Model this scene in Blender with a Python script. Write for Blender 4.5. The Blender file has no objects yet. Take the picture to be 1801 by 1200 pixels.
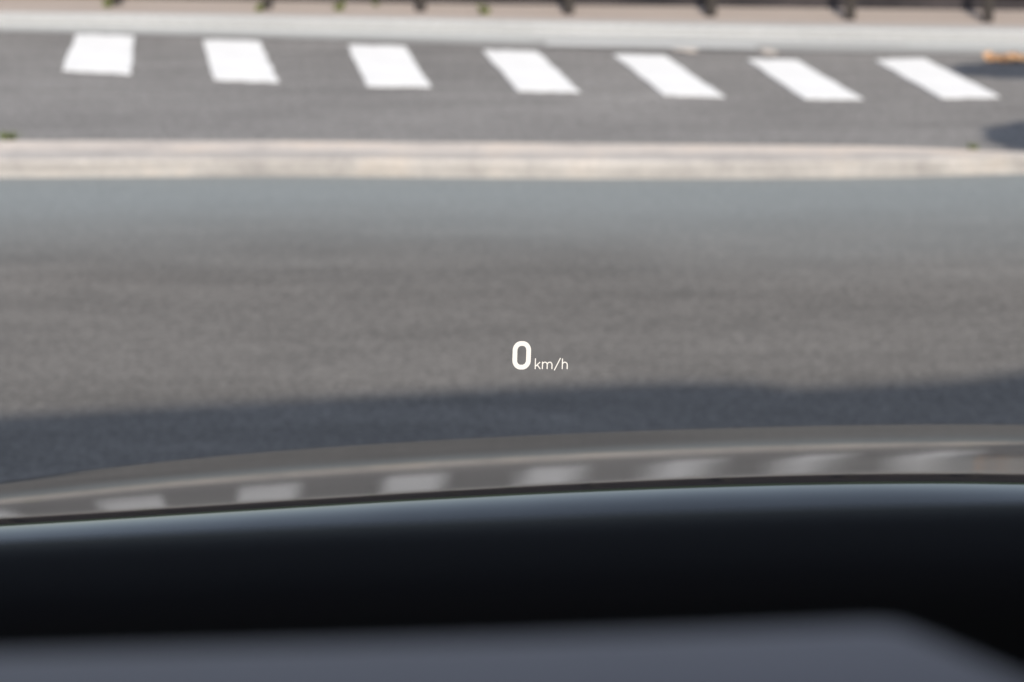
import bpy, bmesh, math, random
from mathutils import Vector, Matrix
R = math.radians
SC = bpy.context.scene
C = SC.collection

# ------------------------------------------------------------------ camera
EYE_H = 1.5
FPX = 4500.0                                   # focal length in photograph pixels (1801 wide) = 90 mm
PITCH = math.atan(1220 / FPX)
cam = bpy.data.cameras.new('camera')
cam.sensor_width = 36
cam.lens = 36 * FPX / 1801
cam.clip_start = 0.02
cam.clip_end = 3000
cam.dof.use_dof = True
cam.dof.focus_distance = 1.98
cam.dof.aperture_fstop = 9.2
cam.dof.aperture_blades = 0
camo = bpy.data.objects.new('camera', cam)
C.objects.link(camo)
camo.location = (0, 0, EYE_H)
camo.rotation_euler = (R(90) - PITCH, 0, 0)
SC.camera = camo

# ------------------------------------------------------------------ light
SUN_EL, SUN_AZ = 42.0, 176.0                    # azimuth clockwise from +Y: behind the car, a little to the right
W = bpy.data.worlds.new('World')
SC.world = W
W.use_nodes = True
wn = W.node_tree
sky = wn.nodes.new('ShaderNodeTexSky')
sky.sky_type = 'NISHITA'
sky.sun_disc = False
sky.dust_density = .6
sky.sun_elevation = R(SUN_EL)
sky.sun_rotation = R(SUN_AZ)
hs = wn.nodes.new('ShaderNodeHueSaturation')               # the camera's white balance
hs.inputs['Saturation'].default_value = .62
wn.links.new(sky.outputs[0], hs.inputs['Color'])
wn.links.new(hs.outputs[0], wn.nodes['Background'].inputs[0])
wn.nodes['Background'].inputs[1].default_value = 0.15
TO_SUN = Vector((math.sin(R(SUN_AZ)) * math.cos(R(SUN_EL)), math.cos(R(SUN_AZ)) * math.cos(R(SUN_EL)), math.sin(R(SUN_EL))))
sl = bpy.data.lights.new('sun', 'SUN')
sl.energy = 3.4
sl.angle = R(0.5)
sl.color = (1.0, 0.915, 0.81)
so = bpy.data.objects.new('sun', sl)
C.objects.link(so)
so.rotation_euler = TO_SUN.to_track_quat('Z', 'Y').to_euler()
SC.view_settings.view_transform = 'Standard'
SC.view_settings.look = 'None'
SC.view_settings.exposure = 0.3
SC.view_settings.gamma = 1
SC.cycles.use_denoising = True
SC.cycles.max_bounces = 8
SC.cycles.transparent_max_bounces = 8

# ------------------------------------------------------------------ helpers
_F = Vector((0, math.cos(PITCH), -math.sin(PITCH)))
_U = Vector((0, math.sin(PITCH), math.cos(PITCH)))


def ground(px, py, z=0.0):
    """the point of the plane at height z that was surveyed at this place of the photograph"""
    d = _F + Vector((1, 0, 0)) * ((px - 900.5) / FPX) + _U * ((600 - py) / FPX)
    t = (z - EYE_H) / d.z
    return Vector((d.x * t, d.y * t, z))


def tag(o, label=None, cat=None, group=None, kind=None):
    if label: o['label'] = label
    if cat: o['category'] = cat
    if group: o['group'] = group
    if kind: o['kind'] = kind
    return o


def mesh(name, verts, faces, mat, parent=None, smooth=False, loc=None):
    me = bpy.data.meshes.new(name)
    me.from_pydata([tuple(v) for v in verts], [], faces)
    me.update()
    bm = bmesh.new(); bm.from_mesh(me)
    bmesh.ops.recalc_face_normals(bm, faces=bm.faces)
    bm.to_mesh(me); bm.free()
    if smooth:
        me.polygons.foreach_set('use_smooth', [True] * len(me.polygons))
    me.materials.append(mat)
    o = bpy.data.objects.new(name, me)
    C.objects.link(o)
    if parent: o.parent = parent
    if loc is not None: o.location = loc
    return o


def empty(name, loc=(0, 0, 0), rz=0):
    o = bpy.data.objects.new(name, None)
    C.objects.link(o)
    o.location = loc
    o.rotation_euler = (0, 0, rz)
    return o


class MB:
    def __init__(s): s.v = []; s.f = []
    def add(s, v, f):
        n = len(s.v); s.v += [tuple(x) for x in v]; s.f += [tuple(i + n for i in q) for q in f]
    def box(s, a, b, bev=0.0):
        x0, y0, z0 = a; x1, y1, z1 = b
        bm = bmesh.new()
        bmesh.ops.create_cube(bm, size=1)
        for v in bm.verts:
            v.co = Vector((x0 if v.co.x < 0 else x1, y0 if v.co.y < 0 else y1, z0 if v.co.z < 0 else z1))
        if bev: bmesh.ops.bevel(bm, geom=bm.edges[:], offset=bev, segments=2, affect='EDGES', profile=.5)
        bm.verts.index_update()
        s.add([v.co[:] for v in bm.verts], [[v.index for v in f.verts] for f in bm.faces]); bm.free()
    def tube(s, pts, rad, n=10):
        """tapered tube through pts with a radius each, capped"""
        pts = [Vector(p) for p in pts]; vs = []; fs = []
        for i, p in enumerate(pts):
            t = (pts[min(i + 1, len(pts) - 1)] - pts[max(i - 1, 0)]).normalized()
            a = t.cross(Vector((.31, .77, .2))).normalized(); b = t.cross(a)
            for k in range(n):
                w = 2 * math.pi * k / n
                vs.append(p + (a * math.cos(w) + b * math.sin(w)) * rad[i])
        for i in range(len(pts) - 1):
            for k in range(n):
                fs.append((i * n + k, i * n + (k + 1) % n, (i + 1) * n + (k + 1) % n, (i + 1) * n + k))
        fs.append(tuple(range(n))); fs.append(tuple((len(pts) - 1) * n + k for k in range(n)))
        s.add(vs, fs)
    def build(s, name, mat, parent=None, smooth=False, loc=None):
        return mesh(name, s.v, s.f, mat, parent, smooth, loc)


# ------------------------------------------------------------------ materials
def new_mat(name):
    m = bpy.data.materials.new(name); m.use_nodes = True
    nt = m.node_tree
    return m, nt, nt.nodes['Principled BSDF']


def N(nt, t, **kw):
    n = nt.nodes.new(t)
    for k, v in kw.items():
        if k in n.inputs: n.inputs[k].default_value = v
        else: setattr(n, k, v)
    return n


def noise(nt, co, scale, detail=4, rough=.55, stretch=None):
    n = N(nt, 'ShaderNodeTexNoise', Scale=scale, Detail=detail, Roughness=rough)
    if stretch:
        mp = N(nt, 'ShaderNodeMapping'); mp.inputs['Scale'].default_value = stretch
        nt.links.new(co, mp.inputs[0]); co = mp.outputs[0]
    nt.links.new(co, n.inputs['Vector'])
    return n.outputs['Fac']


def ramp(nt, fac, stops):
    r = N(nt, 'ShaderNodeValToRGB'); e = r.color_ramp.elements
    while len(e) < len(stops): e.new(.5)
    for q, (p, c) in zip(e, stops):
        q.position = p; q.color = (c[0], c[1], c[2], 1) if isinstance(c, (tuple, list)) else (c, c, c, 1)
    nt.links.new(fac, r.inputs[0])
    return r.outputs[0]


def mixc(nt, mode, fac, a, b):
    n = N(nt, 'ShaderNodeMix', data_type='RGBA', blend_type=mode)
    for s, v in ((n.inputs[0], fac), (n.inputs[6], a), (n.inputs[7], b)):
        if isinstance(v, (int, float)): s.default_value = v if s == n.inputs[0] else (v, v, v, 1)
        elif isinstance(v, tuple): s.default_value = (*v, 1)
        else: nt.links.new(v, s)
    return n.outputs[2]


def coords(nt): return N(nt, 'ShaderNodeTexCoord').outputs['Object']


def asphalt(name, base, warm=(1, .985, .96), verge=None):
    """worn asphalt: chippings, patches, streaks along the traffic; verge = (y0, y1, colour) blended in towards a kerb"""
    m, nt, p = new_mat(name); co = coords(nt)
    col = ramp(nt, noise(nt, co, .9, 5), [(.25, [base * .9 * w for w in warm]), (.75, [base * 1.1 * w for w in warm])])
    col = mixc(nt, 'MULTIPLY', .85, col, ramp(nt, noise(nt, co, 5, 4, .6, (.35, 1, 1)), [(.3, .88), (.7, 1.1)]))
    vo = N(nt, 'ShaderNodeTexVoronoi', Scale=150.0); nt.links.new(co, vo.inputs['Vector'])
    sep = N(nt, 'ShaderNodeSeparateColor'); nt.links.new(vo.outputs['Color'], sep.inputs[0])
    col = mixc(nt, 'MULTIPLY', .9, col, ramp(nt, sep.outputs[0], [(.0, .66), (.6, 1.0), (1, 1.42)]))
    col = mixc(nt, 'MULTIPLY', .7, col, ramp(nt, noise(nt, co, 38, 3, .7), [(.3, .80), (.7, 1.2)]))
    col = mixc(nt, 'MULTIPLY', .8, col, ramp(nt, noise(nt, co, 7, 4, .6, (.09, 1, 1)), [(.3, .84), (.7, 1.15)]))
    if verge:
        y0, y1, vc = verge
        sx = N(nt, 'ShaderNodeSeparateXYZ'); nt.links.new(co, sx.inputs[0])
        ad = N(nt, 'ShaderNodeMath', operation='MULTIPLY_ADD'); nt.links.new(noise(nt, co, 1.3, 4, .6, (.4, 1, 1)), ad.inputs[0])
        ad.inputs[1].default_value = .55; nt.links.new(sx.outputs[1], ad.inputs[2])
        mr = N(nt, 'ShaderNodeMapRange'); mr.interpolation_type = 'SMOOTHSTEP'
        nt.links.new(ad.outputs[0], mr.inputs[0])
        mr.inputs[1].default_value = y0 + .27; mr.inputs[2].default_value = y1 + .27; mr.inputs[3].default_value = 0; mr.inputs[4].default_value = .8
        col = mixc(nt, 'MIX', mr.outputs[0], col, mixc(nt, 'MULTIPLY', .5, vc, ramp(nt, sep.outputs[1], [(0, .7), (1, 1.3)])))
    nt.links.new(col, p.inputs['Base Color'])
    p.inputs['Roughness'].default_value = .85
    p.inputs['Specular IOR Level'].default_value = .25
    b = N(nt, 'ShaderNodeBump', Strength=.5, Distance=.004)
    nt.links.new(vo.outputs['Distance'], b.inputs['Height']); nt.links.new(b.outputs[0], p.inputs['Normal'])
    return m


def speckle(name, c1, c2, scale=6, stretch=None, rough=.8, fine=60, spec=.3, bump=.2):
    m, nt, p = new_mat(name); co = coords(nt)
    col = ramp(nt, noise(nt, co, scale, 5, .6, stretch), [(.3, c1), (.7, c2)])
    col = mixc(nt, 'MULTIPLY', .6, col, ramp(nt, noise(nt, co, fine, 3, .7), [(.3, .82), (.7, 1.15)]))
    nt.links.new(col, p.inputs['Base Color'])
    p.inputs['Roughness'].default_value = rough
    p.inputs['Specular IOR Level'].default_value = spec
    b = N(nt, 'ShaderNodeBump', Strength=bump, Distance=.004)
    nt.links.new(noise(nt, co, fine, 4), b.inputs['Height']); nt.links.new(b.outputs[0], p.inputs['Normal'])
    return m


M = {}
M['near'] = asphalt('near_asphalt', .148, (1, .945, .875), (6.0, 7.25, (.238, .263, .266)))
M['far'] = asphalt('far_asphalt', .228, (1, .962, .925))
M['white'] = speckle('road_paint', (.80, .80, .79), (.88, .88, .87), 5, None, .6, 90)
nt = M['white'].node_tree; p = nt.nodes['Principled BSDF']; src = p.inputs['Base Color'].links[0].from_socket   # paint worn off the chippings
wear = ramp(nt, noise(nt, coords(nt), 14, 6, .75), [(.60, 0.), (.74, .75)])
nt.links.new(mixc(nt, 'MIX', wear, src, (.40, .39, .38)), p.inputs['Base Color'])
M['gutter'] = speckle('gutter_concrete', (.42, .43, .42), (.50, .51, .50), 2, (.25, 3, 1))
M['kerb'] = speckle('kerb_concrete', (.36, .36, .355), (.43, .43, .425), 2, (.3, 4, 4))
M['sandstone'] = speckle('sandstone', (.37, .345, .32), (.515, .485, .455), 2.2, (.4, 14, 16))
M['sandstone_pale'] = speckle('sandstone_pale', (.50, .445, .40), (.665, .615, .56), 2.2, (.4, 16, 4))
for k_ in ('sandstone', 'sandstone_pale'):                      # stained, blotchy stone
    nt = M[k_].node_tree; p = nt.nodes['Principled BSDF']; src = p.inputs['Base Color'].links[0].from_socket; co = coords(nt)
    a = mixc(nt, 'MULTIPLY', .9, src, ramp(nt, noise(nt, co, 3.5, 5, .65), [(.28, (.66, .66, .67)), (.5, (.98, .97, .96)), (.72, (1.16, 1.08, .99))]))
    sx = N(nt, 'ShaderNodeTexVoronoi', Scale=1.15, feature='DISTANCE_TO_EDGE', voronoi_dimensions='1D'); sp = N(nt, 'ShaderNodeSeparateXYZ')
    nt.links.new(co, sp.inputs[0]); nt.links.new(sp.outputs[0], sx.inputs['W'])
    nt.links.new(mixc(nt, 'MULTIPLY', .15, a, ramp(nt, sx.outputs['Distance'], [(.004, (.74, .72, .70)), (.012, (1, 1, 1))])), p.inputs['Base Color'])
M['paving'] = speckle('paving', (.36, .30, .27), (.50, .44, .39), 3, (.3, 9, 1))
M['earth'] = speckle('earth', (.16, .14, .11), (.24, .21, .16), .5)
M['stone'] = speckle('dark_stone', (.022, .020, .023), (.065, .056, .058), 4, (1, 1, 3), .85, 20, .3, .6)
M['timber'] = speckle('weathered_timber', (.028, .024, .022), (.06, .052, .046), 9, (4, 4, .6), .8, 60)
M['leaf'] = speckle('leaf_green', (.09, .12, .025), (.18, .21, .05), 12)
M['straw'] = speckle('dry_leaf', (.60, .34, .17), (.80, .50, .27), 20)
M['crown'] = speckle('crown_green', (.035, .06, .015), (.07, .11, .03), 6)
M['bark'] = speckle('bark', (.06, .045, .035), (.13, .10, .08), 14, (1, 1, .2), .9)
M['plaster'] = speckle('plaster', (.55, .52, .46), (.64, .61, .55), 2)
M['stone_trim'] = speckle('pale_trim', (.40, .38, .34), (.5, .47, .42), 4)
M['door'] = speckle('painted_door', (.05, .07, .06), (.07, .09, .08), 5, (4, 4, .4))


def plain(name, c, rough, ior=1.5, spec=.5, coat=0, grain=0):
    m, nt, p = new_mat(name)
    p.inputs['Base Color'].default_value = (*c, 1)
    p.inputs['Roughness'].default_value = rough
    p.inputs['IOR'].default_value = ior
    p.inputs['Specular IOR Level'].default_value = spec
    if grain:
        co = coords(nt)
        b = N(nt, 'ShaderNodeBump', Strength=grain, Distance=.0005)
        nt.links.new(noise(nt, co, 900, 2), b.inputs['Height']); nt.links.new(b.outputs[0], p.inputs['Normal'])
        nt.links.new(ramp(nt, noise(nt, co, 3, 3), [(.3, [k * .88 for k in c]), (.7, [k * 1.12 for k in c])]), p.inputs['Base Color'])
    return m


M['paint'] = plain('car_paint', (.012, .013, .016), .06, 1.29)
nt = M['paint'].node_tree; p = nt.nodes['Principled BSDF']        # a film of road dust takes part of the gloss
df = N(nt, 'ShaderNodeBsdfDiffuse'); df.inputs[0].default_value = (.032, .031, .031, 1)
mx = N(nt, 'ShaderNodeMixShader')
nt.links.new(ramp(nt, noise(nt, coords(nt), 5, 5, .6), [(.3, .19), (.7, .30)]), mx.inputs[0])
nt.links.new(p.outputs[0], mx.inputs[1]); nt.links.new(df.outputs[0], mx.inputs[2]); nt.links.new(mx.outputs[0], nt.nodes['Material Output'].inputs[0])
M['black'] = plain('black_plastic', (.0032, .0026, .0026), .62, 1.45, .12, 0, .3)
M['grey_pad'] = plain('grey_soft_plastic', (.20, .178, .182), .62, 1.45, .3, 0, .3)
M['headliner'] = plain('headliner', (.22, .22, .23), .9)
M['rubber'] = plain('rubber', (.012, .012, .013), .7)
M['alloy'] = plain('alloy', (.4, .4, .42), .3)
M['pane'] = plain('window_glass', (.03, .035, .04), .05)
m, nt, p = new_mat('clear_glass'); nt.nodes.remove(p)
tr = N(nt, 'ShaderNodeBsdfTransparent'); nt.links.new(tr.outputs[0], nt.nodes['Material Output'].inputs[0]); M['glass'] = m
m, nt, p = new_mat('display_light'); nt.nodes.remove(p)
em = N(nt, 'ShaderNodeEmission', Strength=.94); em.inputs[0].default_value = (1, .93, .84, 1)
nt.links.new(em.outputs[0], nt.nodes['Material Output'].inputs[0]); M['display'] = m
m, nt, p = new_mat('lamp_lens')
p.inputs['Base Color'].default_value = (.75, .78, .8, 1); p.inputs['Roughness'].default_value = .12; M['lens'] = m


# ------------------------------------------------------------------ ground, roads, kerbs
def extend(pts, z, reach=26):
    """a surveyed line on the ground, carried on straight beyond the frame at both ends"""
    q = [ground(x, y, z) for x, y in pts]
    a = (q[0] - q[1]).normalized(); a = Vector((-1, a.y / max(-a.x, .2) * .3, 0))
    b = (q[-1] - q[-2]).normalized(); b = Vector((1, b.y / max(b.x, .2) * .3, 0))
    out = [q[0] + a * reach, q[0] + a * 3] + q + [q[-1] + b * 3, q[-1] + b * reach]
    return out


def resample(q, xs):
    r = []
    for x in xs:
        for a, b in zip(q, q[1:]):
            if a.x <= x <= b.x:
                t = (x - a.x) / (b.x - a.x); r.append(a.lerp(b, t)); break
        else:
            r.append(q[0] if x < q[0].x else q[-1])
    return r


XS = [-26, -14, -8, -5, -3.5] + [-2.6 + .1 * i for i in range(53)] + [3.5, 5, 8, 14, 26]


def smooth_line(pts, z):
    r = resample(extend(pts, z), XS)
    for _ in range(3):
        r = [r[0]] + [Vector((b.x, (a.y + b.y * 2 + c.y) / 4, b.z)) for a, b, c in zip(r, r[1:], r[2:])] + [r[-1]]
    return r


KH = .055                                      # height of the island above the road
L_is_front = smooth_line([(0, 313), (560, 310), (900, 314), (1300, 315), (1560, 313), (1660, 310), (1801, 305)], 0)
L_is_back = smooth_line([(0, 246), (500, 247), (900, 250), (1500, 255), (1640, 259), (1801, 268)], KH)
L_road_end = smooth_line([(0, 57), (400, 66), (900, 82), (1300, 90), (1801, 98)], 0)
L_gut_back = smooth_line([(0, 44), (400, 50), (900, 60), (1300, 68), (1801, 76)], 0.004)
PH = .055
L_pav_front = smooth_line([(0, 21), (400, 25), (900, 34), (1300, 40), (1801, 47)], PH)
L_wall = smooth_line([(0, -7), (380, 0), (560, 3), (900, 8), (1500, 15), (1801, 19)], PH)


def sheet(name, la, lb, mat):
    v = list(la) + list(lb); n = len(la)
    o = mesh(name, v, [(i, i + 1, n + i + 1, n + i) for i in range(n - 1)], mat)
    for pl in o.data.polygons:
        pass
    return tag(o, kind='structure')


def at_z(l, z): return [Vector((p.x, p.y, z)) for p in l]
def shift(l, dy, z): return [Vector((p.x, p.y + dy, z)) for p in l]


g = mesh('ground', [(-900, -900, -.03), (900, -900, -.03), (900, 1500, -.03), (-900, 1500, -.03)], [(0, 1, 2, 3)], M['earth'])
tag(g, kind='structure')
# wooded hill added far beyond the wall to darken the horizon the bonnet mirrors
rnd = random.Random(3); hv = []; hf = []; HN = 90
for j in range(5):
    for i in range(HN):
        x = -420 + 840 * i / (HN - 1); t = j / 4
        crest_h = 23.5 + 6 * math.tanh(x / 30) + 3 * math.sin(x * .017 + 1) + 1.5 * math.sin(x * .05) + rnd.uniform(-.8, .8)
        hv.append((x, 190 + 95 * t, -.05 + crest_h * math.sin(t * math.pi / 2) ** 1.1))
hf = [(j * HN + i, j * HN + i + 1, (j + 1) * HN + i + 1, (j + 1) * HN + i) for j in range(4) for i in range(HN - 1)]
tag(mesh('added_hills', hv, hf, speckle('wooded_slope', (.035, .06, .035), (.09, .12, .06), .12, None, .95, 1.2), smooth=True), kind='structure')
near_back = shift(L_is_front, .05, 0)
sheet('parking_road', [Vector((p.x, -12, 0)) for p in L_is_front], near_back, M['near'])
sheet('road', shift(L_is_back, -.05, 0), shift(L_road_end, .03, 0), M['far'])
L_gut_mid = [a.lerp(b, .4) for a, b in zip(L_road_end, L_gut_back)]
sheet('gutter', at_z(L_gut_mid, .004), shift(L_gut_back, .03, .004), M['gutter'])
sheet('gutter_edge', at_z(L_road_end, .004), at_z(L_gut_mid, .004), speckle('dusty_gutter', (.30, .30, .29), (.40, .40, .39), 2, (.25, 3, 1)))


def solid(name, prof_lines, mat):
    """a long solid whose section runs through the given lines"""
    n = len(prof_lines[0]); v = [q for l in prof_lines for q in l]; k = len(prof_lines)
    f = [(j * n + i, j * n + i + 1, (j + 1) * n + i + 1, (j + 1) * n + i) for j in range(k - 1) for i in range(n - 1)]
    return tag(mesh(name, v, f, mat), kind='structure')


# traffic island: a sandstone face with rounded arris and a paler stone top
L_is_mid = [Vector((a.x, a.y + min(.12, .4 * (b.y - a.y)), KH)) for a, b in zip(L_is_front, L_is_back)]
isl = [at_z(L_is_front, -.02), at_z(L_is_front, KH - .014), shift(L_is_front, .006, KH - .004), shift(L_is_front, .018, KH)]
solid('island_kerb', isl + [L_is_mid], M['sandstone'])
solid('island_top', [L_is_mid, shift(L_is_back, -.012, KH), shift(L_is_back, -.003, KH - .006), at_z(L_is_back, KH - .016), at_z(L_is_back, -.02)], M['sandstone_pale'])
# far kerb and pavement
solid('pavement_kerb', [at_z(L_gut_back, -.02), at_z(L_gut_back, PH - .014), shift(L_gut_back, .005, PH - .004), shift(L_gut_back, .016, PH), at_z(L_pav_front, PH)], M['kerb'])
solid('pavement', [at_z(L_pav_front, PH), shift(L_wall, .1, PH)], M['paving'])
for (x0, x1, y0, y1) in ((935, 1592, 56, 67), (960, 1330, 72, 81)):
    dy = (x1 - x0) * .0165
    v = []
    for i in range(9):
        x = x0 + (x1 - x0) * i / 8
        v += [ground(x, y0 + dy * i / 8, .0075), ground(x, y1 + dy * i / 8, .0075)]
    tag(mesh('gutter_paint', v, [(2 * i, 2 * i + 2, 2 * i + 3, 2 * i + 1) for i in range(8)], speckle('worn_pale_paint', (.47, .48, .47), (.60, .60, .59), 3, (.5, 4, 1))), kind='structure')

# the row of white stripes on the far road
BARS = [
    ([(-118, 52), (-14, 55), (-48, 119), (-172, 113)], 'white road stripe left of all the others'),
    ([(133, 60), (236, 63), (231, 129), (110, 123)], 'white road stripe leaning left, nearest to a square in outline'),
    ([(357, 70), (455, 72), (490, 143), (376, 139)], 'second white road stripe from the left, only slightly slanted'),
    ([(612, 79), (712, 81), (757, 152), (645, 150)], 'third white road stripe from the left, leaning gently right'),
    ([(850, 88), (945, 91), (1020, 161), (912, 159)], 'middle stripe of the seven white road stripes, directly up from the zero readout'),
    ([(1079, 96), (1168, 97), (1275, 170), (1168, 166)], 'fifth white road stripe from the left, with a faint tyre smudge across it'),
    ([(1315, 104), (1400, 105), (1518, 174), (1416, 173)], 'white road stripe beside the strongly slanted end stripe'),
    ([(1540, 105), (1627, 103), (1758, 170), (1655, 171)], 'most slanted white road stripe, beside the dark shadow and the orange leaves'),
]
random.seed(4)
for q, lab in BARS:
    pts = [ground(x, y, .005) for x, y in q]
    n = 10; ring = []
    for a, b in zip(pts, pts[1:] + pts[:1]):
        for i in range(n):
            w = a.lerp(b, i / n)
            if i: w = w + Vector((random.uniform(-.004, .004), random.uniform(-.012, .012), 0))
            ring.append(w)
    c = sum(pts, Vector()) / 4
    k = len(ring)
    v = [w - c for w in ring] + [w - c - Vector((0, 0, .004)) for w in ring]
    o = mesh('road_stripe', v, [tuple(range(k))] + [(i, (i + 1) % k, k + (i + 1) % k, k + i) for i in range(k)], M['white'], loc=c)
    tag(o, lab, 'road stripe', 'row of white stripes across the far road')
# two pale cement smears by the gutter
for cx, cy, rx, ry, lab in ((1207, 86, 24, 9, ''), (1352, 91, 17, 7, '')):
    v = [ground(cx, cy, .006)]
    for i in range(18):
        a = i / 18 * 2 * math.pi; r = random.uniform(.6, 1.15)
        v.append(ground(cx + rx * r * math.cos(a) + ry * math.sin(a) * .9, cy + ry * r * math.sin(a), .006))
    tag(mesh('cement_smear', v, [(0, i + 1, (i + 1) % 18 + 1) for i in range(18)], M['sandstone_pale']), kind='structure')

# ------------------------------------------------------------------ far side: dark wall, post and rail fence
front = shift(L_wall, .0, 0); WH = 1.18
vv = MB()
n = len(front)
sec = [(0, 0), (0, WH), (-.03, WH + .003), (-.03, WH + .07), (.3, WH + .07), (.3, 0)]
lines = [[Vector((p.x, p.y + dy, z + (.22 * math.tanh(p.x / 1.2) - .1) * (z > .5))) for p in front] for dy, z in sec]
o = mesh('boundary_wall', [q for l in lines for q in l], [(j * n + i, j * n + i + 1, (j + 1) * n + i + 1, (j + 1) * n + i) for j in range(len(sec) - 1) for i in range(n - 1)], M['stone'])
tag(o, 'long dark stone wall at the back of the far pavement', 'wall')

POSTS = [(-318, 4), (-60, 8), (205, 12), (470, 19), (740, 23), (1000, 28), (1250, 32), (1495, 38), (1737, 42), (1978, 46), (2218, 50)]
fence = empty('post_fence', ground(900, 30, PH))
tag(fence, 'dark timber post and rail fence standing along the far pavement', 'fence')
base = [ground(x, y - 3, PH) for x, y in POSTS]
for _ in range(8):                              # the fence carries on past both ends of the frame
    base = [base[0] + Vector((-.6, .05, 0))] + base + [base[-1] + Vector((.6, -.03, 0))]
off = fence.location
random.seed(2)
for i, b in enumerate(base):
    mb = MB(); w = .021; h = .80 + random.uniform(-.02, .02)
    mb.box((-w, -w, -.05), (w, w, h), .006)
    mb.add([(-w * .8, -w * .8, h), (w * .8, -w * .8, h), (w * .8, w * .8, h), (-w * .8, w * .8, h), (0, 0, h + .03)], [(0, 1, 4), (1, 2, 4), (2, 3, 4), (3, 0, 4)])
    po = mb.build('post', M['timber'], fence, loc=b - off)
    po.rotation_euler = (random.uniform(-.01, .01), random.uniform(-.012, .012), random.uniform(-.2, .2))
for z in (.36, .68):
    for a, b in zip(base, base[1:]):
        mb = MB(); d = Vector((0, .045, 0))
        mb.tube([a + d + Vector((0, 0, z)), a.lerp(b, .5) + d + Vector((0, 0, z - .004)), b + d + Vector((0, 0, z))], [.022, .022, .022], 8)
        mb.build('rail', M['timber'], fence, True, loc=-off)


# ------------------------------------------------------------------ weeds and leaves
def weed(px, py, z, size, label, seed, n=26, wide=1.0):
    rnd = random.Random(seed); v = []; f = []
    for i in range(n):
        a = rnd.uniform(0, 6.283); lean = rnd.uniform(.1, .95) * wide; L = size * rnd.uniform(.5, 1.0)
        b = Vector((rnd.uniform(-.3, .3) * size * wide, rnd.uniform(-.2, .2) * size, 0)); side = Vector((-math.sin(a), math.cos(a), 0))
        wd = size * rnd.uniform(.06, .12); pr = None
        for k in range(4):
            t = k / 3
            c = b + Vector((math.cos(a), math.sin(a), 0)) * (L * lean * t ** 1.4) + Vector((0, 0, L * t * (1 - .35 * lean * t)))
            ww = wd * (1 - .85 * abs(t - .35) / .65)
            v += [c - side * ww, c + side * ww]
            if pr is not None: f.append((pr, pr + 1, pr + 3, pr + 2))
            pr = len(v) - 2
    o = mesh('weed_tuft', v, f, M['leaf'], loc=ground(px, py, z))
    tag(o, label, 'weed')


weed(597, 19, PH, .058, 'small green weed on the far pavement between two fence posts, left of the middle', 1)
weed(852, 25, PH, .054, 'small green weed on the far pavement, nearest the middle of the frame', 2)
weed(190, 13, PH, .05, 'small weed at the foot of the leftmost visible fence post', 3)
weed(456, 20, PH, .05, 'weed growing against the second visible fence post from the left', 4)
weed(660, 11, PH, .03, 'tiny yellowish weed tuft close to the wall base on the far pavement', 5)
weed(18, 249, KH - .02, .045, 'low flat weed on the road edge of the stone island, at the left border', 6, 30, 1.5)
weed(1712, 264, KH - .03, .03, 'low weed behind the stone island beside the dark tree shadow', 7, 22, 1.4)

rnd = random.Random(9); v = []; f = []
for i in range(420):
    x = rnd.uniform(1735, 1990); y = 101 + (x - 1735) * .01 + rnd.gauss(0, 3.0)
    p = ground(x, y, rnd.uniform(.006, .016)); s = rnd.uniform(.010, .02)
    a = rnd.uniform(0, 6.28); e = Vector((math.cos(a), math.sin(a), rnd.uniform(-.5, .5))) * s; h = Vector((-math.sin(a), math.cos(a), rnd.uniform(-.4, .9))) * s * .6
    b = len(v); v += [p - e, p + h, p + e, p - h]; f.append((b, b + 1, b + 2, b + 3))
tag(mesh('fallen_leaves', v, f, M['straw']), 'orange brown fallen leaves drifted along the gutter', 'fallen leaves', kind='stuff')

# ------------------------------------------------------------------ street tree just out of frame (casts the two leafy shadows at the right)
def caster(px, py, h):
    g0 = ground(px, py, 0); return g0 + TO_SUN * (h / TO_SUN.z)


tree = empty('street_tree', (3.55, 7.75, KH))
tag(tree, 'slim street tree standing on the stone island', 'tree')
A = caster(1800, 124, 3.3); B = caster(1842, 243, 3.0)
mb = MB(); T0 = Vector((3.55, 7.75, 0)); K = Vector((3.5, 7.5, 1.7))
mb.tube([T0, T0 + Vector((.02, -.05, .7)), K, K + Vector((.1, .0, 1.0)), K + Vector((.2, .1, 2.0))], [.085, .07, .055, .035, .012])
mb.tube([K, K.lerp(A, .5) + Vector((0, 0, .15)), A], [.045, .03, .01])
mb.tube([K, K.lerp(B, .5) + Vector((0, 0, .25)), B], [.045, .03, .01])
mb.build('trunk', M['bark'], tree, True, loc=-Vector(tree.location))
rnd = random.Random(5); v = []; f = []
def clump(c, rx, ry, rz, n):
    for i in range(n):
        while True:
            q = Vector((rnd.uniform(-1, 1), rnd.uniform(-1, 1), rnd.uniform(-1, 1)))
            if q.length < 1: break
        p = c + Vector((q.x * rx, q.y * ry, q.z * rz)); s = rnd.uniform(.03, .055)
        e = Vector((rnd.gauss(0, 1), rnd.gauss(0, 1), rnd.gauss(0, .6))).normalized(); h = e.cross(Vector((rnd.gauss(0, 1), rnd.gauss(0, 1), rnd.gauss(0, 1)))).normalized()
        b = len(v); v.extend([p - e * s, p + h * s * .5, p + e * s, p - h * s * .5]); f.append((b, b + 1, b + 2, b + 3))
clump(A, .27, .16, .11, 620)
clump(A + Vector((.3, .0, .05)), .3, .2, .17, 900)
clump(B, .19, .21, .15, 1000)
clump(B + Vector((.3, -.05, .02)), .28, .2, .2, 900)
for dx, dy, dz in ((.1, .1, 1.9), (.5, .3, 1.4), (-.1, .5, 1.5), (.6, -.3, 1.1), (.3, .0, 2.3), (.8, .2, 1.8)):
    clump(K + Vector((dx, dy, dz)), .4, .4, .33, 500)
mesh('crown', v, f, M['crown'], tree, loc=-Vector(tree.location))

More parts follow.
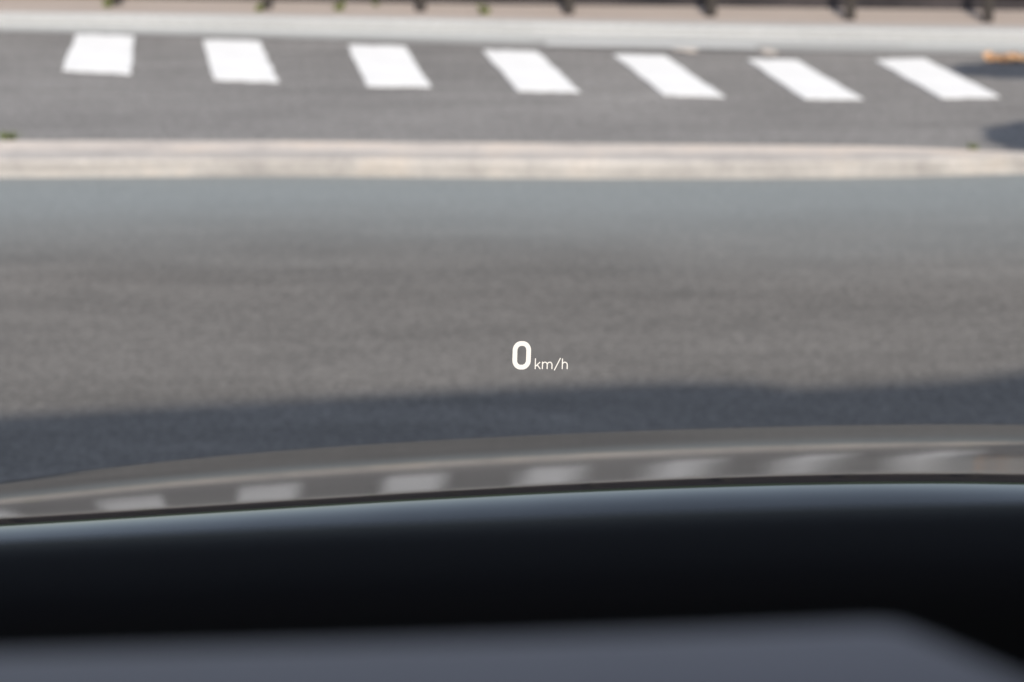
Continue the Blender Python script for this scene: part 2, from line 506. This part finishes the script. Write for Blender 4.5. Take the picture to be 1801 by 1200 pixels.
# ------------------------------------------------------------------ unseen building added behind, its roof edge shaped to shade the near road
SHADE = [(-500, 757), (0, 730), (450, 705), (900, 681), (1180, 671), (1325, 671)], [(1390, 682), (1500, 677), (1700, 667), (1801, 652), (2300, 620)]
HT = 7.0
shade_house = empty('shade_house', (0, -3.0, 0))
tag(shade_house, 'unseen plastered building with a flat stone coping, added behind the parked car for shade', 'shade_house')
hl = -Vector(shade_house.location)
e0 = [caster_p for caster_p in (ground(x, y, 0) + TO_SUN * (HT / TO_SUN.z) for x, y in SHADE[0])]
e1 = [ground(x, y, 0) + TO_SUN * (HT / TO_SUN.z) for x, y in SHADE[1]]
def coping(pts, left, right):
    p = list(pts)
    if left: p = [p[0] + (p[0] - p[1]).normalized() * .8] + p
    if right: p = p + [p[-1] + (p[-1] - p[-2]).normalized() * .8]
    mb = MB(); k = len(p)
    rows = [[Vector((q.x, q.y, HT)) for q in p], [Vector((q.x, q.y, HT - .12)) for q in p], [Vector((q.x, q.y - 1.2, HT - .12)) for q in p], [Vector((q.x, q.y - 1.2, HT)) for q in p]]
    vs = [q for r_ in rows for q in r_]
    fs = [(j * k + i, j * k + i + 1, ((j + 1) % 4) * k + i + 1, ((j + 1) % 4) * k + i) for j in range(4) for i in range(k - 1)] + [tuple(j * k for j in range(4)), tuple(j * k + k - 1 for j in range(4))]
    mb.add(vs, fs); mb.build('coping', M['stone_trim'], shade_house, loc=hl)
coping(e0, True, False); coping([e0[-1] + Vector((.006, 0, 0)), e1[0]] + e1[1:], False, True)
ymin = min(q.y for q in e0 + e1) - .25
mb = MB(); mb.box((min(q.x for q in e0) - .6, ymin - 4, 0), (max(q.x for q in e1) + .6, ymin, HT - .123)); mb.build('wall', M['plaster'], shade_house, loc=hl)
for x in (-.3, 1.9):
    for z in (.9, 3.9):
        if x == 1.9 and z == .9: continue
        mb = MB(); y = ymin
        for a, b in (((x - .6, y, z), (x - .5, y + .06, z + 1.5)), ((x + .5, y, z), (x + .6, y + .06, z + 1.5)), ((x - .5, y, z + 1.4), (x + .5, y + .06, z + 1.5)), ((x - .7, y, z - .08), (x + .7, y + .12, z - .003)), ((x - .03, y, z), (x + .03, y + .04, z + 1.4))): mb.box(a, b)
        wf = mb.build('window', M['stone_trim'], shade_house, loc=hl)
        mb = MB(); mb.box((x - .498, y, z), (x + .498, y + .02, z + 1.398)); mb.build('pane', M['pane'], wf)
mb = MB(); mb.box((1.4, ymin, 0), (2.4, ymin + .05, 2.1), .01)
for z in (.25, 1.15):
    for x in (1.52, 1.96): mb.box((x, ymin + .05, z), (x + .32, ymin + .065, z + .7), .004)
d = mb.build('door', M['door'], shade_house, loc=hl)
mb = MB(); mb.tube([(2.3, ymin + .05, 1.05), (2.3, ymin + .1, 1.05), (2.2, ymin + .1, 1.05)], [.012] * 3, 8); mb.build('handle', M['alloy'], d, True)

# ------------------------------------------------------------------ the car we sit in (left-hand drive, parked 6 degrees off the view axis)
YAW = R(6)
EX = -.37
car = empty('parked_car', (-EX * math.cos(YAW), -EX * math.sin(YAW), 0), YAW)
tag(car, 'dark glossy parked car seen from its driving seat, over dashboard and bonnet', 'car')

KN = [-1.2, -.3, -.06, .03, .14, .28, .42, .55, .66, .75, .88]
SLOPE = [0.05, -0.02, -0.045, -0.05, 0.2217, 0.2197, 0.2333, 0.2567, 0.2593, 0.2487, 0.4001]
Z0 = 0.79184
Q = [0.02862, 0.01519, -0.01094, -0.09208, 0.16355, -0.12947, -0.07284, 0.10153]
EXP = [(1, 0), (1, 1), (1, 2), (2, 0), (2, 1), (2, 2), (3, 0), (3, 1)]
def slope_at(v):
    if v <= KN[0]: return SLOPE[0]
    for a, b, s, t in zip(KN, KN[1:], SLOPE, SLOPE[1:]):
        if v <= b: return s + (t - s) * (v - a) / (b - a)
    return SLOPE[-1]
DV = .002; NV = 1200; V0 = -1.4
raw = [slope_at(V0 + i * DV) for i in range(NV)]
kw = [math.exp(-.5 * (k * DV / .02) ** 2) for k in range(-40, 41)]; ks = sum(kw)
sm = [sum(kw[k + 40] * raw[min(max(i + k, 0), NV - 1)] for k in range(-40, 41)) / ks for i in range(NV)]
cz = [0.0]
for a, b in zip(sm, sm[1:]): cz.append(cz[-1] - (a + b) / 2 * DV)
iz = round(-V0 / DV)
def bonnet_z(x, y):
    v = y - 2; t = (v + .07 * max(-.70, min(.62, x)) - V0) / DV; i = min(max(int(t), 0), NV - 2)
    z = Z0 + cz[i] + (cz[i + 1] - cz[i]) * (t - i) - cz[iz]
    vc = v if v > -.12 else -.12 + .12 * math.tanh((v + .12) / .12)      # crown settles towards the windscreen
    xc = max(-.70, min(.62, x))
    z += sum(k * xc ** p_ * vc ** q_ for k, (p_, q_) in zip(Q, EXP))
    e = max(0, abs(x) - .70); z -= 1.6 * e * e + .05 * e
    w = max(0, v - .86); z -= 3.2 * w * w                                 # rolls over to the nose
    return z


xs = [-.80 + .02 * i for i in range(81)]; ys = [1.32 + .01 * i for i in range(172)]
vs = [(x, y - .25 * max(0, abs(x) - .3) ** 2 * max(0, (y - 2.3)), bonnet_z(x, y)) for y in ys for x in xs]
k = len(xs)
fs = [(j * k + i, j * k + i + 1, (j + 1) * k + i + 1, (j + 1) * k + i) for j in range(len(ys) - 1) for i in range(k - 1)]
bon = mesh('bonnet', vs, fs, M['paint'], car, True)
bon['label'] = 'dark glossy bonnet mirroring the road, its stripes and the sky'
nose = [vs[(len(ys) - 1) * k + i] for i in range(k)]; left = [vs[j * k] for j in range(len(ys))]; right = [vs[j * k + k - 1] for j in range(len(ys))]
# nose with grille and lamps
rows = [[(x, y + .004, z - .004) for x, y, z in nose], [(x, y + .05, z - .10) for x, y, z in nose], [(x, y + .06, .36) for x, y, z in nose], [(x, y + .0, .2) for x, y, z in nose]]
mesh('bumper', [q for r_ in rows for q in r_], [(j * k + i, j * k + i + 1, (j + 1) * k + i + 1, (j + 1) * k + i) for j in range(3) for i in range(k - 1)], M['paint'], car, True)
ny = nose[k // 2][1]
mb = MB()
for i in range(6): mb.box((-.38, ny + .03, .28 + .03 * i), (.38, ny + .085, .292 + .03 * i), .003)
mb.build('grille', M['black'], car)
for s in (-1, 1):
    mb = MB(); yy = nose[6][1]
    mb.box((min(s * .46, s * .76), yy - .04, .33), (max(s * .46, s * .76), yy + .072, .42), .02); mb.build('headlight', M['lens'], car, True)
    # wing with wheel arch
    edge = left if s < 0 else right
    top = [(s * (abs(x) + .006), y, z - .006) for x, y, z in edge]
    vw = []; m_ = len(top)
    for x, y, z in top: vw.append((x, y, z))
    for x, y, z in top: vw.append((x + s * .07, y, z - .10))
    for x, y, z in top:
        dd = (y - 2.15) / .36; zz = .36 + .30 * math.sqrt(1 - dd * dd) if abs(dd) < 1 else .24
        vw.append((x + s * .085, y, max(.24, zz)))
    mesh('wing', vw, [(j * m_ + i, j * m_ + i + 1, (j + 1) * m_ + i + 1, (j + 1) * m_ + i) for j in range(2) for i in range(m_ - 1)], M['paint'], car, True)
    for wy in (2.15, -.5):
        wh = MB(); wh.tube([(s * .64, wy, .33), (s * .65, wy, .33), (s * .83, wy, .33), (s * .84, wy, .33)], [.29, .33, .33, .29], 40)
        wo = wh.build('wheel', M['rubber'], car, True)
        rm = MB(); rm.tube([(s * .835, wy, .33), (s * .848, wy, .33)], [.06, .05], 20)
        for a in range(5):
            an = a * 2 * math.pi / 5
            rm.tube([(s * .842, wy, .33), (s * .846, wy + .22 * math.cos(an), .33 + .22 * math.sin(an))], [.04, .026], 8)
        rm.tube([(s * .836, wy + .23 * math.cos(t_ / 24 * 6.2832), .33 + .23 * math.sin(t_ / 24 * 6.2832)) for t_ in range(25)], [.016] * 25, 8)
        rm.build('rim', M['alloy'], wo, True)
    # door and sill panel
    dp = MB(); vd = []; ds = [(.80, 1.02), (.875, .92), (.885, .6), (.865, .28)]
    yy = [1.31 - .0, .7, .1, -.5, -1.2]
    for x, z in ds:
        for y in yy: vd.append((s * x, y, z))
    dp.add(vd, [(j * 5 + i, j * 5 + i + 1, (j + 1) * 5 + i + 1, (j + 1) * 5 + i) for j in range(3) for i in range(4)])
    dr = dp.build('door', M['paint'], car, True)
    hd = MB(); hd.box((min(s * .88, s * .905), -.45, .86), (max(s * .88, s * .905), -.25, .885), .006); hd.build('handle', M['paint'], dr, True)
    # pillars: windscreen pillar, centre pillar
    mb = MB(); mb.tube([(s * .80, 1.28, .98), (s * .73, .75, 1.36), (s * .64, .20, 1.60)], [.035, .032, .035], 10); mb.build('windscreen_pillar', M['black'], car, True)
    mb = MB(); mb.tube([(s * .80, -.35, .95), (s * .66, -.45, 1.62)], [.05, .045], 10); mb.build('door_pillar', M['black'], car, True)

# roof
vr = []; nx, nyy = 17, 15
for j in range(nyy):
    y = .20 - 1.9 * j / (nyy - 1)
    for i in range(nx):
        u = -1 + 2 * i / (nx - 1)
        vr.append((u * .64, y + .06 * (1 - u * u) * (1 if j == 0 else 0), 1.60 + .07 * (1 - u * u) + .03 * math.sin(math.pi * j / (nyy - 1))))
lo = [(x, y, z - .03) for x, y, z in vr]; nn = len(vr)
fq = [(j * nx + i, j * nx + i + 1, (j + 1) * nx + i + 1, (j + 1) * nx + i) for j in range(nyy - 1) for i in range(nx - 1)]
rim_i = [i for i in range(nx)] + [j * nx + nx - 1 for j in range(1, nyy)] + [(nyy - 1) * nx + i for i in range(nx - 2, -1, -1)] + [j * nx for j in range(nyy - 2, 0, -1)]
mesh('roof', vr + lo, fq + [tuple(nn + i for i in q) for q in fq] + [(a, b, nn + b, nn + a) for a, b in zip(rim_i, rim_i[1:] + rim_i[:1])], M['paint'], car, True)
# windscreen (clean, clear)
vg = []
for j in range(9):
    t = j / 8
    for i in range(13):
        u = -1 + i / 6
        vg.append((u * (.78 - .15 * t), 1.27 - 1.05 * t + .10 * (1 - u * u) * (1 - .4 * t), .985 + .625 * t + .05 * (1 - u * u) * t + .03 * math.sin(math.pi * t)))
mesh('windscreen', vg, [(j * 13 + i, j * 13 + i + 1, (j + 1) * 13 + i + 1, (j + 1) * 13 + i) for j in range(8) for i in range(12)], M['glass'], car, True)
# cowl between bonnet and glass
vc_ = []
for r_, (y, dz) in enumerate(((1.345, -.012), (1.30, .03), (1.22, .03))):
    for x in xs: vc_.append((x, y + (.10 * (1 - (x / .8) ** 2) if r_ == 2 else 0) * .5, bonnet_z(x, 1.34) + dz))
mesh('cowl_panel', vc_, [(j * k + i, j * k + i + 1, (j + 1) * k + i + 1, (j + 1) * k + i) for j in range(2) for i in range(k - 1)], M['black'], car, True)


def car_local(px, py, dist_y):
    """where the sight line of a photograph point passes a given distance ahead, in car coordinates"""
    d = _F + Vector((1, 0, 0)) * ((px - 900.5) / FPX) + _U * ((600 - py) / FPX)
    q = Vector((0, 0, EYE_H)) + d * (dist_y / d.y)
    return car.matrix_basis.inverted() @ q


# dashboard: a moulded black top whose far crest hides the back of the bonnet
crest = [car_local(x, y, 1.06) for x, y in ((-900, 1010), (-450, 978), (0, 956), (450, 932), (900, 914), (1350, 895), (1801, 886), (2300, 880))]
def dash_row(dy, dz): return [(q.x, q.y + dy, q.z + dz) for q in crest]
rows = [dash_row(.10, -.16), dash_row(.05, -.03), dash_row(.025, -.007), dash_row(.0, .0), dash_row(-.02, -.0035), dash_row(-.045, -.010), dash_row(-.055, -.018), dash_row(-.062, -.04), dash_row(-.07, -.12), dash_row(-.08, -.22), dash_row(-.10, -.34)]
kk = len(crest)
def widen(r_):
    a = Vector(r_[0]); b = Vector(r_[-1])
    return [(-.76, a.y, a.z - .04)] + list(r_) + [(.4, b.y + .0, b.z), (.76, b.y, b.z - .05)]
rows = [widen([Vector(q) for q in r_]) for r_ in rows]
kk = len(rows[0])
mb = MB(); mb.add([q for r_ in rows for q in r_], [(j * kk + i, j * kk + i + 1, (j + 1) * kk + i + 1, (j + 1) * kk + i) for j in range(len(rows) - 1) for i in range(kk - 1)])
dash = mb.build('dashboard', M['black'], car, True)
dash['label'] = 'matt black dashboard top'
sd = dash.modifiers.new('smooth', 'SUBSURF'); sd.levels = sd.render_levels = 2

# instrument binnacle: the pale grey pad at the bottom, its right end cut off at a slant
BD = .62                                        # the pad sits close to the wheel
out = [car_local(x, y, d * BD) for x, y, d in ((-700, 1176, .735), (-300, 1163, .733), (0, 1150, .73), (450, 1137, .727), (900, 1124, .724), (1300, 1109, .722), (1530, 1099, .72), (1580, 1103, .716), (1640, 1126, .705), (1801, 1198, .668), (1930, 1275, .635))]
near = [Vector((q.x, q.y, q.z)) for q in (car_local(x, 1420, .58 * BD) for x in (-700, -300, 0, 450, 900, 1300, 1530, 1620, 1720, 1860, 1960))]
def bz(l, dz, sh=0): return [Vector((q.x, q.y + sh, q.z + dz)) for q in l]
mid_ = [a.lerp(b, .5) + Vector((0, 0, .004)) for a, b in zip(out, near)]
rows = [bz(out, -.10, .012), bz(out, -.02, .008), bz(out, -.004, .003), out, [a.lerp(b, .06) + Vector((0, 0, .001)) for a, b in zip(out, near)], mid_, near, bz(near, -.03, -.01), bz(near, -.10, .02)]
kk = len(out)
mb = MB(); mb.add([q for r_ in rows for q in r_], [(j * kk + i, j * kk + i + 1, (j + 1) * kk + i + 1, (j + 1) * kk + i) for j in range(len(rows) - 1) for i in range(kk - 1)])
bn = mb.build('instrument_binnacle', M['grey_pad'], car, True)
bn['label'] = 'smooth blue grey instrument hood with its right end cut at a slant'

# ------------------------------------------------------------------ head-up display: the image floats 1.9 m ahead of the eye
HD = 1.92; U_ = HD / FPX


def strokes(polys, depth=.0012):
    """polys: (points in photograph pixels from the display's corner, width, closed) -> thin glowing bars"""
    mb = MB()
    for pts, w, closed in polys:
        P = [Vector((x, -y)) for x, y in pts]; n = len(P); L_ = []; R_ = []
        for i, q in enumerate(P):
            a = P[(i - 1) % n] if closed or i else None; b = P[(i + 1) % n] if closed or i < n - 1 else None
            t1 = (q - a).normalized() if a is not None else None; t2 = (b - q).normalized() if b is not None else None
            t = ((t1 or t2) + (t2 or t1)).normalized(); nn_ = Vector((-t.y, t.x))
            m1 = t1 or t2; cosv = max(.5, nn_.dot(Vector((-m1.y, m1.x))))
            L_.append(q + nn_ * (w / 2 / cosv)); R_.append(q - nn_ * (w / 2 / cosv))
        v = [Vector((p_.x * U_, p_.y * U_, 0)) for p_ in L_ + R_]; v += [q + Vector((0, 0, -depth)) for q in v]
        f = []
        for i in range(n if closed else n - 1):
            j = (i + 1) % n
            f += [(i, j, n + j, n + i), (2 * n + i, 3 * n + i, 3 * n + j, 2 * n + j), (i, 2 * n + i, 2 * n + j, j), (n + i, n + j, 3 * n + j, 3 * n + i)]
        if not closed: f += [(0, n, 3 * n, 2 * n), (n - 1, 3 * n - 1, 4 * n - 1, 2 * n - 1)]
        mb.add(v, f)
    return mb


OX, OY = 901, 650                               # lower left corner of the readout in the photograph
d0 = _F + Vector((1, 0, 0)) * ((OX - 900.5) / FPX) + _U * ((600 - OY) / FPX)
hud = empty('head_up_display', Vector((0, 0, EYE_H)) + d0 * HD)
hud.rotation_euler = camo.rotation_euler
tag(hud, 'glowing white 0 km/h speed readout projected ahead of the windscreen', 'display')


def sk(x, y): return (x - OX + (625 - y) * .03, y - OY)
ring = []
cx, cy, hx, hy, rad = 917.6, 625.2, 12.0, 20.8, 10.6
for qx, qy, a0 in ((1, -1, -90), (1, 1, 0), (-1, 1, 90), (-1, -1, 180)):
    for i in range(9):
        a = R(a0 + i * 90 / 8)
        ring.append(sk(cx + qx * (hx - rad) + rad * math.cos(a), cy + qy * (hy - rad - 1.5) + (rad + 1.5) * math.sin(a)))
strokes([(ring, 8.3, True)]).build('speed_digit', M['display'], hud)


def arch(x0, x1, top, base, r):
    p_ = []
    for i in range(7):
        a = R(180 + i * 90 / 6); p_.append(((x1 + x0) / 2 + (x1 - x0) / 2 * math.cos(a), top + r + r * math.sin(a)))
    for i in range(1, 7):
        a = R(270 + i * 90 / 6); p_.append(((x1 + x0) / 2 + (x1 - x0) / 2 * math.cos(a), top + r + r * math.sin(a)))
    p_.append((x1, base)); return p_
S = 1.75
def s_(pts): return [sk(x, y) for x, y in pts]
unit = [
    (s_([(942, 630.5), (942, 649.3)]), S, False), (s_([(950.3, 637), (942.8, 644.2)]), S, False), (s_([(945.4, 642), (951, 649.3)]), S, False),
    (s_([(954.6, 636.4), (954.6, 649.3)]), S, False), (s_(arch(954.6, 963, 637.3, 649.3, 4.4)), S, False), (s_(arch(963, 971.4, 637.3, 649.3, 4.4)), S, False),
    (s_([(986, 630), (975.6, 651.5)]), S * .95, False),
    (s_([(989.6, 631), (989.6, 649.3)]), S, False), (s_(arch(989.6, 998.2, 637.3, 649.3, 4.6)), S, False)]
strokes(unit).build('speed_unit', M['display'], hud)
